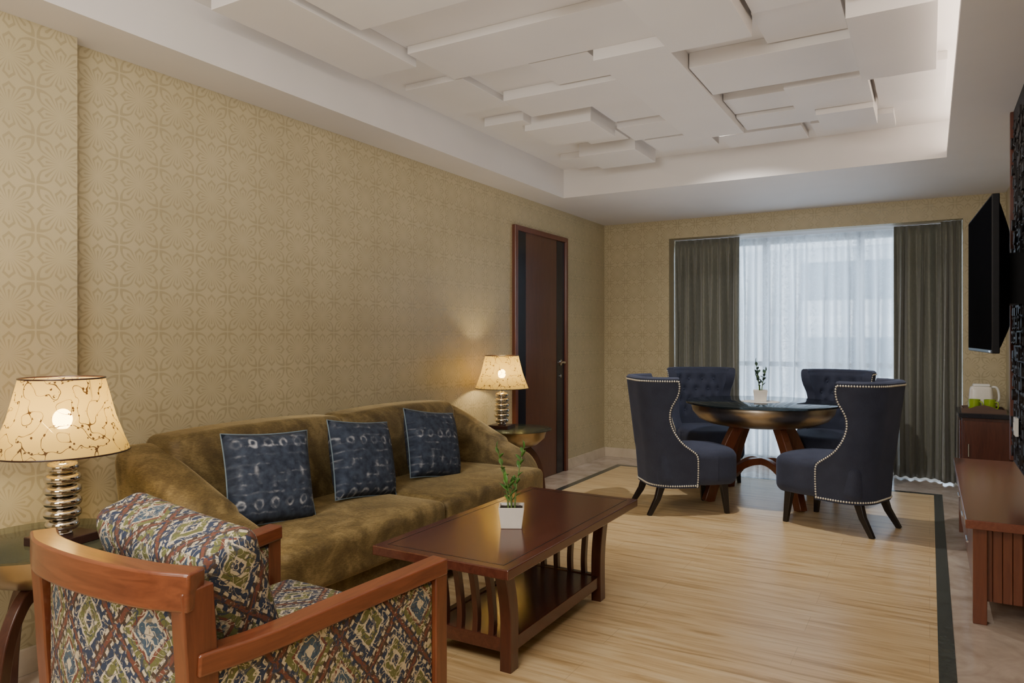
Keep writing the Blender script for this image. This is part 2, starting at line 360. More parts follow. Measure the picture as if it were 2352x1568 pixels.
def dup(root,loc,rz,label):
    r=root.copy(); C.objects.link(r); r.location=loc; r.rotation_euler=(0,0,rz); r['label']=label
    for ch in list(root.children):
        c=ch.copy(); C.objects.link(c); c.parent=r
        for g in ch.children:
            d=g.copy(); C.objects.link(d); d.parent=c
    return r
def bez(pts,n=16):
    P=[Vector(p) for p in pts]; P=[2*P[0]-P[1]]+P+[2*P[-1]-P[-2]]; out=[]
    for i in range(1,len(P)-2):
        for k in range(n):
            t=k/n; a,b,c,d=P[i-1],P[i],P[i+1],P[i+2]
            out.append(.5*((2*b)+(c-a)*t+(2*a-5*b+4*c-d)*t*t+(3*b-a-3*c+d)*t**3))
    out.append(P[-2]); return out
rx=math.radians
# ------------------------------------------------------------------ room
XL,XR,YB,YN,ZS,ZC=-3.10,.56,7.40,-1.6,2.53,2.78
AX0,AX1,AY,AZ=-2.37,.25,7.98,2.335
struct(MB().box(XL-.15,XR+.15,YN-.1,AY+.1,-.1,0).build('floor',M['marble'],smooth=0))
struct(MB().box(-2.71,.03,YN+.4,6.90,0,.002).build('floor_planks',M['floor'],smooth=0))
m=MB(); m.box(.03,.09,YN+.4,6.96,0,.003); m.box(-2.77,-2.71,YN+.4,6.96,0,.003); m.box(-2.71,.03,6.90,6.96,0,.003)
struct(m.build('trim_1',M['strip'],smooth=0))
struct(MB().box(XL-.15,XL,YN,YB+.0,0,ZS).build('wall_left',M['wallpaper'],smooth=0))
struct(MB().box(XL,-3.03,YN,1.68,0,ZS).build('wall_left_projection',M['wallpaper'],smooth=0))
struct(MB().box(XR,XR+.15,YN,YB,0,ZS).build('wall_right',M['wallpaper'],smooth=0))
struct(MB().box(XL-.15,XR+.15,YN-.15,YN,0,ZS+.3).build('wall_rear',M['wallpaper'],smooth=0))
m=MB(); m.box(XL-.15,AX0,YB,YB+.12,0,ZS); m.box(AX1,XR+.15,YB,YB+.12,0,ZS); m.box(AX0,AX1,YB,YB+.12,AZ,ZS)
m.box(AX0-.12,AX0,YB+.12,AY,0,AZ+.1); m.box(AX1,AX1+.12,YB+.12,AY,0,AZ+.1)
struct(m.build('wall_back',M['wallpaper'],smooth=0))
struct(MB().box(AX0,AX1,YB+.12,AY,AZ,AZ+.1).build('trim_2',M['paint'],smooth=0))
m=MB(); m.box(XL-.15,-2.80,YN,YB+.12,ZS,ZS+.36); m.box(-2.80,XR+.15,5.76,YB+.12,ZS,ZS+.36)
m.box(.10,XR+.15,-.6,5.76,ZS,ZS+.045); m.box(.25,XR+.15,-.6,5.76,ZS+.045,ZS+.36); m.box(-2.80,XR+.15,YN,-.6,ZS,ZS+.36)
m.box(-2.80,.25,-.6,5.76,ZC,ZC+.11)
ceil=struct(m.build('ceiling',M['paint'],smooth=0))
slabs=[(-2.68,-2.32,2.05,3.02,.07),(-2.30,-1.09,2.92,3.34,.04),(-1.46,-1.09,3.34,5.03,.095),(-2.22,-1.46,3.74,4.10,.06),(-2.60,-2.30,4.13,4.62,.06),
(-2.35,-1.87,4.24,4.66,.10),(-2.32,-1.87,5.04,5.50,.10),(-2.58,-2.32,5.25,5.6,.05),(-1.08,-.70,2.45,3.40,.11),(-.31,.03,3.36,4.22,.13),(-1.085,-.32,3.72,4.20,.08),
(-1.085,-.72,4.44,4.75,.045),(-.715,-.29,4.30,4.78,.08),(-1.085,-.62,4.78,5.1,.06),(-.61,-.29,4.80,5.18,.11),(-1.86,-1.47,4.66,5.02,.045),(-2.28,-1.5,1.7,2.55,.06),(-1.84,-1.50,3.36,3.72,.035),
(-.68,-.34,2.6,3.3,.05),(-1.45,-1.1,1.6,2.6,.09),(-1.80,-1.35,5.05,5.4,.05),(-2.66,-2.26,3.36,3.9,.035),(-.69,-.33,3.32,3.70,.04),(-.27,.08,4.35,5.0,.045),(-1.3,-.75,5.2,5.55,.05),(-.7,-.2,5.25,5.6,.035),(-.31,.06,2.4,3.3,.07),(-2.2,-1.9,4.7,5.0,.03),(-1.85,-1.5,4.12,4.6,.02)]
for a in slabs:
    MB().box(a[0],a[1],a[2],a[3],ZC-a[4],ZC).build('ceiling_panel',M['paint'],ceil,smooth=0,bevel=.002)
o=MB().box(.16,.20,-.5,5.70,ZS+.05,ZS+.06).build('cove_light_strip',M['cove'],smooth=0); tag(o,'warm light strip hidden in the trough along the right ceiling recess','light')
m=MB(); m.box(XL,XL+.015,1.68,5.33,0,.10); m.box(XL,XL+.015,6.43,YB,0,.10); m.box(-3.03,-3.015,YN,1.695,0,.10)
struct(m.build('baseboard_left',M['skirting'],smooth=0,bevel=.002))
m=MB(); m.box(XL+.015,AX0,YB-.015,YB,0,.10); m.box(AX1,XR,YB-.015,YB,0,.10); struct(m.build('baseboard_back',M['skirting'],smooth=0,bevel=.002))
struct(MB().box(XR-.015,XR,YN,YB-.015,0,.10).build('baseboard_right',M['skirting'],smooth=0))
# door
x=XL
d=struct(MB().box(x,x+.012,5.42,6.36,.004,2.225).build('door_1',M['doorwood'],smooth=0))
m=MB(); m.box(x,x+.035,5.37,5.42,0,2.27); m.box(x,x+.035,6.36,6.41,0,2.27); m.box(x,x+.035,5.42,6.36,2.225,2.27); m.build('door_frame',M['framewood'],d,smooth=0,bevel=.004)
for a,b in ((5.422,5.585),(6.20,6.358)): MB().box(x+.012,x+.016,a,b,.006,2.223).build('black_inlay',M['blackgloss'],d,smooth=0)
m=MB(); m.lathe([(.001,0),(.028,0),(.028,.008),(.012,.012),(.012,.05)],seg=20,mat=Matrix.Translation((x+.016,6.27,1.06))@Matrix.Rotation(PI/2,4,'Y'))
m.tube([(x+.062,6.28,1.06),(x+.067,6.22,1.065),(x+.064,6.16,1.055)],.010,8); m.build('door_handle',M['chrome'],d)
m=MB(); m.lathe([(.001,0),(.016,0),(.016,.008),(.001,.01)],seg=16,mat=Matrix.Translation((x+.016,6.27,.93))@Matrix.Rotation(PI/2,4,'Y')); m.build('keyhole_plate',M['steel'],d)
# window
w=struct(MB().box(AX0,AX1,7.925,7.935,.02,AZ).build('window_1',M['winglass'],smooth=0))
m=MB()
for a in (AX0,-1.52,-.62,AX1-.06): m.box(a,a+.06,7.89,7.97,0,AZ)
m.box(AX0,AX1,7.89,7.97,0,.06); m.box(AX0,AX1,7.89,7.97,AZ-.06,AZ); m.box(AX0,AX1,7.90,7.96,1.0,1.05)
m.build('window_frame',M['alu'],w,smooth=0)
b=thing('building','pale building facade seen hazily through the sheer curtain','building',(-2,12.5,-3))
m=MB(); m.box(-7,7,0,1,0,7.2); m.build('wall',M['facade'],b,smooth=0)
for z in (.9,2.1,3.3,4.5,5.7): MB().box(-7,7,-.35,0,z,z+.14).build('ledge',M['facade'],b,smooth=0)
for z in (2.5,3.7,4.9):
    for xx in (-5,-2.4,.2,2.8): MB().box(xx,xx+1.5,-.02,0,z,z+.6).build('window',M['facadewin'],b,smooth=0)
# ------------------------------------------------------------------ curtains
def curtain(name,x0,x1,y,z0,z1,nf,amp,mat,label,seed,sidey=0):
    rnd=random.Random(seed); ph=[rnd.uniform(-.6,.6) for _ in range(60)]; am=[rnd.uniform(.55,1.25) for _ in range(60)]
    def fn(u,v):
        xx=x0+(x1-x0)*u; z=z1+(z0-z1)*v
        k=u*nf; j=int(k)
        fl=(.45+.55*min(1,v*3))*amp*(am[j%60]*(1-(k%1))+am[(j+1)%60]*(k%1))
        a=math.sin(2*PI*k+ph[j%60]*math.sin(PI*(k%1))*1.5)
        yy=y+fl*a+.012*math.sin(u*9+v*2)
        if v<.04: yy=y+.35*fl*a+.012
        return (xx+.012*math.sin(2*PI*k*.5+v*3)*min(1,v*2)*(1 if 0<u<1 else 0),yy+sidey*u*u,z)
    o=MB().grid(fn,nf*10,24).build(name,mat,smooth=80,solid=.003)
    uvl=o.data.uv_layers[0]
    for p in o.data.polygons:
        for li in p.loop_indices:
            vi=o.data.loops[li].vertex_index; i=vi%(nf*10+1); jj=vi//(nf*10+1)
            uvl.data[li].uv=(i/(nf*10)*(x1-x0)*1.5,z1+(z0-z1)*jj/24)
    tag(o,label,'curtain'); return o
curtain('curtain',-2.362,-1.69,7.585,.015,2.333,8,.048,M['curtain'],'grey green pleated curtain at the left end of the window',3)
curtain('curtain',-.29,.10,7.61,.015,2.333,5,.05,M['curtain'],'grey green pleated curtain beside the right edge of the sheer curtain',8)
curtain('curtain',.085,.243,7.485,.015,2.333,3,.038,M['curtain'],'narrow gathered grey green curtain at the window corner, near the kettle cabinet',12)
o=curtain('sheer_curtain',-1.74,-.24,7.765,.03,2.333,12,.07,M['sheer'],'white sheer curtain with leafy weave hanging between the two dark curtains',5); o['category']='sheer curtain'
# ------------------------------------------------------------------ sofa
SY0,SY1=1.86,4.27; SM=(SY0+SY1)/2
sofa=thing('sofa','long olive gold velvet sofa with sloping arms against the patterned wall','sofa',(-2.6,SM,0))
ox,oy=2.6,-SM
def sb(*a,**k):
    mb=MB(); a=list(a); a[0]+=ox;a[1]+=ox;a[2]+=oy;a[3]+=oy; fn=k.pop('fn',None)
    f2=(lambda P:(lambda q:Vector((q.x+ox,q.y+oy,q.z)))(fn(Vector((P.x-ox,P.y-oy,P.z))))) if fn else None
    mb.soft(*a,fn=f2,**k); return mb
sb(-3.02,-2.20,SY0+.08,SY1-.08,.06,.30,r=.03,n=3).build('base',M['velvet'],sofa,60)
def seatfn(ya,yb):
    def f(P):
        u=(P.y-(ya+yb)/2)/((yb-ya)/2)
        if P.z>.35: P.z+=.014*(1-u**4)*max(0,1-((P.x+2.5)/.4)**2)
        if P.x>-2.3: P.x+=.012*(1-u*u)
        return P
    return f
for a,b in ((SY0+.12,SM),(SM,SY1-.12)):
    sb(-2.92,-2.15,a+.003,b-.003,.265,.46,r=.04,n=8,fn=seatfn(a,b)).build('seat_cushion',M['velvet_seat'],sofa,60)
def backfn(ya,yb):
    def f(P):
        u=(P.y-(ya+yb)/2)/((yb-ya)/2); t=max(0,(P.z-.4)/.46)
        if P.z>.6: P.z+=.018*(1-u*u)*t
        P.x-=.09*(t)
        if P.x>-2.95: P.x+=.03*(1-u*u)*math.sin(min(1,t)*PI)
        return P
    return f
for a,b in ((SY0+.12,SM),(SM,SY1-.12)):
    sb(-2.995,-2.76,a+.002,b-.002,.30,.86,r=.055,n=8,fn=backfn(a,b)).build('backrest',M['velvet'],sofa,60)
def armfn(sgn):
    def f(P):
        t=(P.x+3.06)/.85; t=max(0,min(1,t))
        s_=t*t*(3-2*t); top=.855-.335*(.55*t+.45*s_)
        if t>.86: top-=.07*((t-.86)/.14)**2
        zz=P.z
        P.z=.08+(P.z-.08)*(top-.08)/.75
        h=max(0,(zz-.3)/.55)
        P.y+=sgn*.055*h*(1-.3*t)
        if P.x>-2.5: P.x-=.05*h
        return P
    return f
sb(-3.06,-2.20,SY0,SY0+.235,.08,.83,r=.09,n=12,fn=armfn(-1)).build('arm',M['velvet'],sofa,60)
sb(-3.06,-2.20,SY1-.235,SY1,.08,.83,r=.09,n=12,fn=armfn(1)).build('arm',M['velvet'],sofa,60)
for xx in (-2.95,-2.27):
    for yy in (SY0+.2,SM,SY1-.2): MB().box(xx+ox-.03,xx+ox+.03,yy+oy-.03,yy+oy+.03,0,.07).build('leg',M['blackwood'],sofa,0)
def pillow(name,size,th,mat,label,loc,rot,grp=None,cat='cushion'):
    n=16; t=thing(name,label,cat,loc,0,grp); t.rotation_euler=rot
    def P(u,v,s):
        x=2*u-1;y=2*v-1
        e=(1-abs(x)**2.6)*(1-abs(y)**2.6); hh=th/2*max(0,e)**.42
        k=1-.055*(1-abs(y)**2)*abs(x)**3; k2=1-.055*(1-abs(x)**2)*abs(y)**3
        return Vector((x*size/2*k,s*hh,y*size/2*k2))
    mb=MB(); N=n
    for s in (1,-1): mb.grid(lambda u,v:P(u,v,s),N,N)
    o=mb.build('cover',mat,t,80)
    bm=bmesh.new(); bm.from_mesh(o.data); bmesh.ops.remove_doubles(bm,verts=bm.verts,dist=.0008); bmesh.ops.recalc_face_normals(bm,faces=bm.faces); bm.to_mesh(o.data); bm.free()
    uvl=o.data.uv_layers[0]
    for p in o.data.polygons:
        for li in p.loop_indices:
            co=o.data.vertices[o.data.loops[li].vertex_index].co; uvl.data[li].uv=(co.x,co.z)
    o.data.set_sharp_from_angle(angle=math.radians(120))
    L=[P(i/N,0,1) for i in range(N)]+[P(1,i/N,1) for i in range(N)]+[P(1-i/N,1,1) for i in range(N)]+[P(0,1-i/N,1) for i in range(N)]
    MB().tube(L,.0035,6,closed=True).build('piping',M['piping'],t,80)
    return t
g='indigo tie dyed cushions on the sofa'
def prot(yaw,lean,roll=0):
    m_=Matrix.Rotation(yaw,3,'Z')@Matrix.Rotation(lean,3,'X')@Matrix.Rotation(roll,3,'Y'); return m_.to_euler()
pillow('throw_cushion',.42,.17,tiedye(1),'indigo tie dyed cushion nearest the armchair, at the near end of the sofa',(-2.59,2.29,.665),prot(rx(76),rx(-17),rx(3)),g)
pillow('throw_cushion',.41,.17,tiedye(2.3),'indigo tie dyed cushion in the middle of the sofa, between the two others',(-2.59,2.91,.66),prot(rx(84),rx(-18),rx(7)),g)
pillow('throw_cushion',.41,.17,tiedye(3.1),'indigo tie dyed cushion farthest from the armchair, by the far sofa arm',(-2.59,3.53,.66),prot(rx(82),rx(-18),rx(9)),g)
# ------------------------------------------------------------------ armchair
ACL,ACR=(-1.69,1.43,0),rx(-1.5)
ac=thing('armchair','wooden framed armchair upholstered in multicoloured diamond ikat fabric','armchair',ACL,ACR)
for sx in (-1,1):
    X0,X1=.30*sx,.372*sx
    m=MB(); arc=bez([(X0,-.40,.585),(X0+.016*sx,-.22,.578),(X0+.04*sx,.1,.588),(X1,.405,.60)],8)
    m.bar(arc,.062,.05,(1,0,0)); m.build('armrest',M['armwood'],ac,40,bevel=.006)
    m=MB(); m.bar([(X1,.378,.578),(X1,.378,.0)],.05,.055,(1,0,0)); m.build('front_leg',M['armwood_z'],ac,40,bevel=.004)
    m=MB(); m.bar(bez([(X0,-.40,.755),(X0,-.385,.52),(X0,-.38,.3),(X0,-.44,0)],8),.048,.078,(1,0,0)); m.build('rear_leg',M['armwood_z'],ac,40,bevel=.004)
    def spf(P,sx=sx):
        P.x+=sx*.065*(P.y+.38)/.74; return P
    m=MB(); m.soft(X0-.018,X0+.018,-.37,.355,.20,.565,.012,n=4,fn=spf); m.build('side_panel',M['ikat'],ac,60)
m=MB(); arc=bez([(-.330,-.400,.752),(-.2,-.448,.756),(0,-.466,.758),(.2,-.448,.756),(.322,-.402,.752)],8)
m.bar(arc,.085,.062,(0,0,1)); m.build('top_rail',M['armwood_x'],ac,40,bevel=.006)
def bpf(P):
    u=P.x/.28; P.y-=.05*(1-u*u); return P
m=MB(); m.soft(-.278,.278,-.41,-.35,.20,.725,.02,n=10,fn=bpf); m.build('back_panel',M['ikat'],ac,60)
m=MB(); m.box(-.348,.348,.36,.40,.16,.25); m.build('front_rail',M['armwood_x'],ac,0,bevel=.003)
def scf(P):
    if P.z>.4: P.z+=.025*max(0,1-(P.x/.3)**2)*max(0,1-((P.y-.05)/.36)**2)
    P.x*=1+.16*(P.y+.3)/.72
    return P
m=MB(); m.soft(-.28,.28,-.33,.42,.25,.445,.04,n=8,fn=scf); m.build('seat_cushion',M['ikat'],ac,60)
R3=Matrix.Rotation(ACR,3,'Z'); pc=Vector(ACL)+R3@Vector((-.005,-.195,.645))
bc=thing('back_cushion','plump diamond ikat cushion leaning against the back of the wooden armchair','cushion',tuple(pc)); bc.rotation_euler=(R3@Matrix.Rotation(rx(-5),3,'Z')@Matrix.Rotation(rx(18),3,'X')@Matrix.Rotation(rx(3),3,'Y')).to_euler()
def bcf(P):
    u,w_=P.x/.29,P.z/.21
    P.y*=.78+.22*(1-min(1,abs(u))**3)*(1-min(1,abs(w_))**3)
    P.x*=1-.05*(1-min(1,abs(w_))**2); P.z*=1-.06*(1-min(1,abs(u))**2)
    return P
MB().soft(-.29,.28,-.10,.10,-.215,.205,.05,n=12,fn=bcf).build('cover',M['ikat'],bc,80)
# ------------------------------------------------------------------ lamps + side tables
def side_table(loc,label):
    t=thing('side_table',label,'side table',loc,0,'round glass side tables')
    MB().lathe([(.272,.590),(.28,.593),(.28,.600),(.277,.602),(.0001,.602)],seg=64).build('glass_top',M['sideglass'],t,40)
    MB().lathe([(.0001,.45),(.10,.455),(.17,.48),(.225,.53),(.242,.589),(.232,.589),(.215,.535),(.16,.49),(.09,.468),(.0001,.465)],seg=64,cap=False).build('bowl',M['bronze'],t,60)
    for k in range(3):
        a=rx(-60+120*k); dx,dy=math.cos(a),math.sin(a)
        pts=bez([(dx*r,dy*r,z) for r,z in ((.04,.455),(.13,.42),(.20,.32),(.235,.17),(.25,.0))],8)
        MB().bar(pts,.035,[.05]*len(pts),(-dy,dx,0)).build('leg',M['darktablewood'],t,40,bevel=.004)
    return t
def lamp(loc,label):
    t=thing('table_lamp',label,'table lamp',loc,rx(8),'table lamps with printed shades')
    MB().box(-.08,.08,-.08,.08,0,.03).build('base',M['darkwood'],t,0,bevel=.003)
    prof=[(.0001,.03),(.03,.03),(.033,.036)]
    z=.045
    for i,r in enumerate((.052,.058,.059,.058,.056,.050)):
        hh=.0195
        for k in range(9):
            a=-PI/2+PI*k/8; prof.append((.028+(r-.028)*math.cos(a)**.7 if math.cos(a)>0.001 else .028,z+hh-.001+(hh-.001)*math.sin(a)))
        z+=2*hh
    prof+=[(.02,z+.004),(.012,z+.008),(.012,z+.05),(.0001,z+.05)]
    MB().lathe(prof,seg=48).build('column',M['chrome'],t,50)
    zt,zb=.560,.310
    sp_=[(.205,zb),(.188,zb+.042),(.16,zb+.12),(.128,zt)]
    MB().lathe(sp_,seg=64,cap=False).build('lamp_shade',M['shade'],t,60)
    for r,z in ((.205,zb),(.128,zt)): MB().tube([(r*math.cos(2*PI*k/48),r*math.sin(2*PI*k/48),z) for k in range(48)],.003,6,closed=True).build('shade_rim',M['darkwood'],t,60)
    MB().ball((0,0,.42),.030,20,12,1.2).build('bulb',M['bulb'],t,60)
    m=MB(); m.tube([(0,0,.31),(0,0,.39)],.014,12)
    for k in range(3):
        a=2*PI*k/3; m.tube([(0,0,.34),(.13*math.cos(a),.13*math.sin(a),.50),(.128*math.cos(a),.128*math.sin(a),zt-.005)],.0018,6)
    m.build('socket',M['brass'],t,60)
    L=bpy.data.lights.new('lamp_bulb_light','POINT'); L.energy=8.5; L.color=(1,.76,.42); L.shadow_soft_size=.035
    lo=bpy.data.objects.new('lamp_bulb_light',L); C.objects.link(lo); lo.location=(loc[0],loc[1],loc[2]+.42)
    return t
side_table((-2.66,1.37,0),'round glass side table with a metal bowl, beside the patterned armchair')
side_table((-2.77,4.85,0),'round glass side table with a metal bowl, between the sofa and the door')
lamp((-2.56,1.37,.602),'lit table lamp with vine printed shade, beside the patterned armchair')
lamp((-2.85,4.78,.602),'lit table lamp with vine printed shade, between the sofa and the door')
# ------------------------------------------------------------------ coffee table
ct=thing('coffee_table','dark reddish wood coffee table with slatted ends and a lower shelf','coffee table',(-1.615,2.885,0))
m=MB(); m.box(-.315,.315,-.66,.66,.432,.47); m.build('tabletop',M['redwood'],ct,0,bevel=.004)
m=MB()
for q in ((-.272,-.268,-.617,.617),(.268,.272,-.617,.617),(-.27,.27,-.617,-.613),(-.27,.27,.613,.617)): m.box(*q,.4695,.4706)
m.build('inlay_line',M['blackwood'],ct,0)
m=MB(); m.box(-.20,.20,-.47,.47,.395,.432); m.build('apron',M['redwood'],ct,0,bevel=.003)
def legp(xx,yy):
    sy=1 if yy>0 else -1
    return bez([(xx,yy+sy*.055,.425),(xx,yy+sy*.02,.33),(xx,yy-sy*.002,.2),(xx,yy,.0)],6)
for sx in (-1,1):
    for sy in (-1,1):
        p_=legp(.19*sx,.44*sy); MB().bar(p_,.05,[.06]*len(p_),(1,0,0)).build('leg',M['redwood_z'],ct,40,bevel=.003)
for sy in (-1,1):
    for k in range(4):
        xx=-.114+.076*k; p_=bez([(xx,sy*.49,.425),(xx,sy*.458,.33),(xx,sy*.436,.2),(xx,sy*.44,.11)],6)
        MB().bar(p_,.024,.03,(1,0,0)).build('slat',M['redwood_z'],ct,40,bevel=.002)
m=MB(); m.box(-.18,.18,-.43,.43,.10,.12); m.build('shelf',M['redwood'],ct,0,bevel=.002)
m=MB()
for sx in (-1,1): m.box(.19*sx-.015,.19*sx+.015,-.415,.415,.07,.125)
for sy in (-1,1): m.box(-.17,.17,.44*sy-.015,.44*sy+.015,.07,.125)
m.build('lower_rail',M['redwood'],ct,0,bevel=.002)
# ------------------------------------------------------------------ potted plants
def plant(loc,label,stems,lm,ps,rz):
    t=thing('potted_plant',label,'potted plant',loc,rz,'small plants in white pots')
    a,b,h=ps*.40,ps*.5,ps*.82
    def q(s,z): return [(-s,-s,z),(s,-s,z),(s,s,z),(-s,s,z)]
    vs=q(a,0)+q(b,h)+q(b-.006,h)+q(b-.008,h-.012)
    fs=[(3,2,1,0)]
    for L in range(3):
        for k in range(4): fs.append((L*4+k,L*4+(k+1)%4,L*4+4+(k+1)%4,L*4+4+k))
    MB().add(vs,fs).build('pot',M['white'],t,0,bevel=.002)
    MB().grid(lambda u,v:((2*u-1)*(b-.009),(2*v-1)*(b-.009),h-.012+.004*math.sin(u*31)*math.sin(v*27)),10,10).build('soil',M['soil'],t,60)
    rnd=random.Random(int(ps*1000)+int(rz*10))
    for (az,lean,L,x0,y0,n,ls) in stems:
        dx,dy=math.cos(az),math.sin(az)
        pts=bez([(x0+dx*lean*L*s**1.6,y0+dy*lean*L*s**1.6,h-.012+L*s) for s in (0,.25,.5,.75,1)],4)
        s=MB().tube(pts,[.0045*(1-.6*i/len(pts)) for i in range(len(pts))],6).build('stem',M['stem'],t,60)
        m=MB()
        for i in range(n):
            f=.28+.70*i/(n-1); p0=pts[min(len(pts)-1,int(f*(len(pts)-1)))]
            sd=1 if i%2 else -1
            az2=az+sd*PI/2+rnd.uniform(-.5,.5); el=rnd.uniform(.55,1.05)
            if i==n-1: el=1.3
            d1=Vector((math.cos(az2)*math.cos(el),math.sin(az2)*math.cos(el),math.sin(el)))
            sdv=d1.cross(Vector((0,0,1))).normalized() if el<1.2 else Vector((-dy,dx,0)); nrm=sdv.cross(d1)
            l=ls*rnd.uniform(.8,1.15); w_=l*.22
            V=[p0]
            for s_,ww in ((.2,.6),(.45,1),(.72,.75)):
                c=p0+d1*l*s_-nrm*l*.12*s_*s_; V+=[c-sdv*w_*ww+nrm*.003,c,c+sdv*w_*ww+nrm*.003]
            V.append(p0+d1*l-nrm*l*.12)
            m.add(V,[(0,2,1),(0,3,2),(1,2,5,4),(2,3,6,5),(4,5,8,7),(5,6,9,8),(7,8,10),(8,9,10)])
        m.build('leaves',lm,s,80,solid=.0008)
    return t
plant((-1.594,2.757,.4706),'leafy potted plant in a white square pot on the coffee table',[(3.3,.20,.27,-.014,0,10,.046),(.5,.18,.27,.014,.005,11,.042),(4.0,.25,.12,0,-.015,5,.055),(1.6,.15,.10,.0,.012,5,.05)],M['leaf'],.112,.5)
plant((-1.19,6.09,.7835),'dark potted plant in a white pot at the centre of the dining table',[(3.0,.12,.23,-.008,0,8,.06),(.5,.22,.17,.01,0,7,.055),(3.6,.3,.13,0,.01,5,.05)],M['leafdark'],.112,.2)
# ------------------------------------------------------------------ dining table
TX,TY=-1.18,6.10
dt=thing('dining_table','round dining table with dark glass top, pewter bowl and arched wooden legs','dining table',(TX,TY,0))
MB().lathe([(.588,.762),(.60,.766),(.60,.777),(.596,.780),(.0001,.780)],seg=96).build('glass_top',M['tableglass'],dt,40)
MB().lathe([(.0001,.585),(.30,.59),(.42,.61),(.50,.645),(.545,.70),(.555,.74),(.55,.761),(.535,.761),(.53,.72),(.48,.66),(.40,.63),(.28,.61),(.0001,.605)],seg=96,cap=False).build('bowl',M['pewter'],dt,60)
for k in range(4):
    a=rx(45+90*k); dx,dy=math.cos(a),math.sin(a)
    pts=bez([(dx*r,dy*r,z) for r,z in ((.22,.60),(.29,.48),(.36,.34),(.43,.17),(.49,.0))],8)
    MB().bar(pts,.06,[.085]*len(pts),(-dy,dx,0)).build('leg',M['tablewood'],dt,40,bevel=.005)
    pts=bez([(dx*r,dy*r,z) for r,z in ((.0,.30),(.12,.292),(.26,.235),(.40,.12))],8)
    MB().bar(pts,.05,.055,(-dy,dx,0)).build('arched_brace',M['tablewood'],dt,40,bevel=.004)
m=MB()
m.lathe([(.0001,0),(.135,0),(.14,.001),(.135,.003),(.0001,.003)],seg=40)
for k in range(24): m.ball((.14*math.cos(k*PI/12),.14*math.sin(k*PI/12),.0015),.012,8,4,.12)
o=m.build('doily',M['doily'],None,60); o.location=(TX-.01,TY-.01,.7802); tag(o,'round white lace doily under the plant pot on the glass dining table','doily')
# ------------------------------------------------------------------ dining chairs
prof=[(.205,.56),(.26,.565),(.34,.565),(.42,.562),(.455,.55),(.485,.51),(.52,.465),(.56,.430),(.61,.402),(.66,.386),(.71,.380),(.76,.386),(.80,.402),(.835,.426),(.87,.450),(.91,.466),(.95,.472),(.98,.469),(1.0,.461)]
def smax(z):
    for (a,b),(c,d_) in zip(prof,prof[1:]):
        if a<=z<=c: return b+(d_-b)*(z-a)/(c-a)
    return prof[-1][1]
def sp(s,z,off):
    sg=1 if s>=0 else -1; a=abs(s); R=.2-off
    if a<.09: x,y=a,-.10-R
    elif a<.404: ph=(a-.09)/.2; x,y=.09+R*math.sin(ph),-.10-R*math.cos(ph)
    else: x,y=.09+R,-.10+(a-.404)
    y-=.07*max(0,z-.45)/.55
    x+=.04*max(0,(z-.70)/.3)**1.3*(a/.5)**2
    k=1-.07*max(0,(.5-z)/.3); x*=k
    if y<0: y*=k
    return Vector((x*sg,y,z))
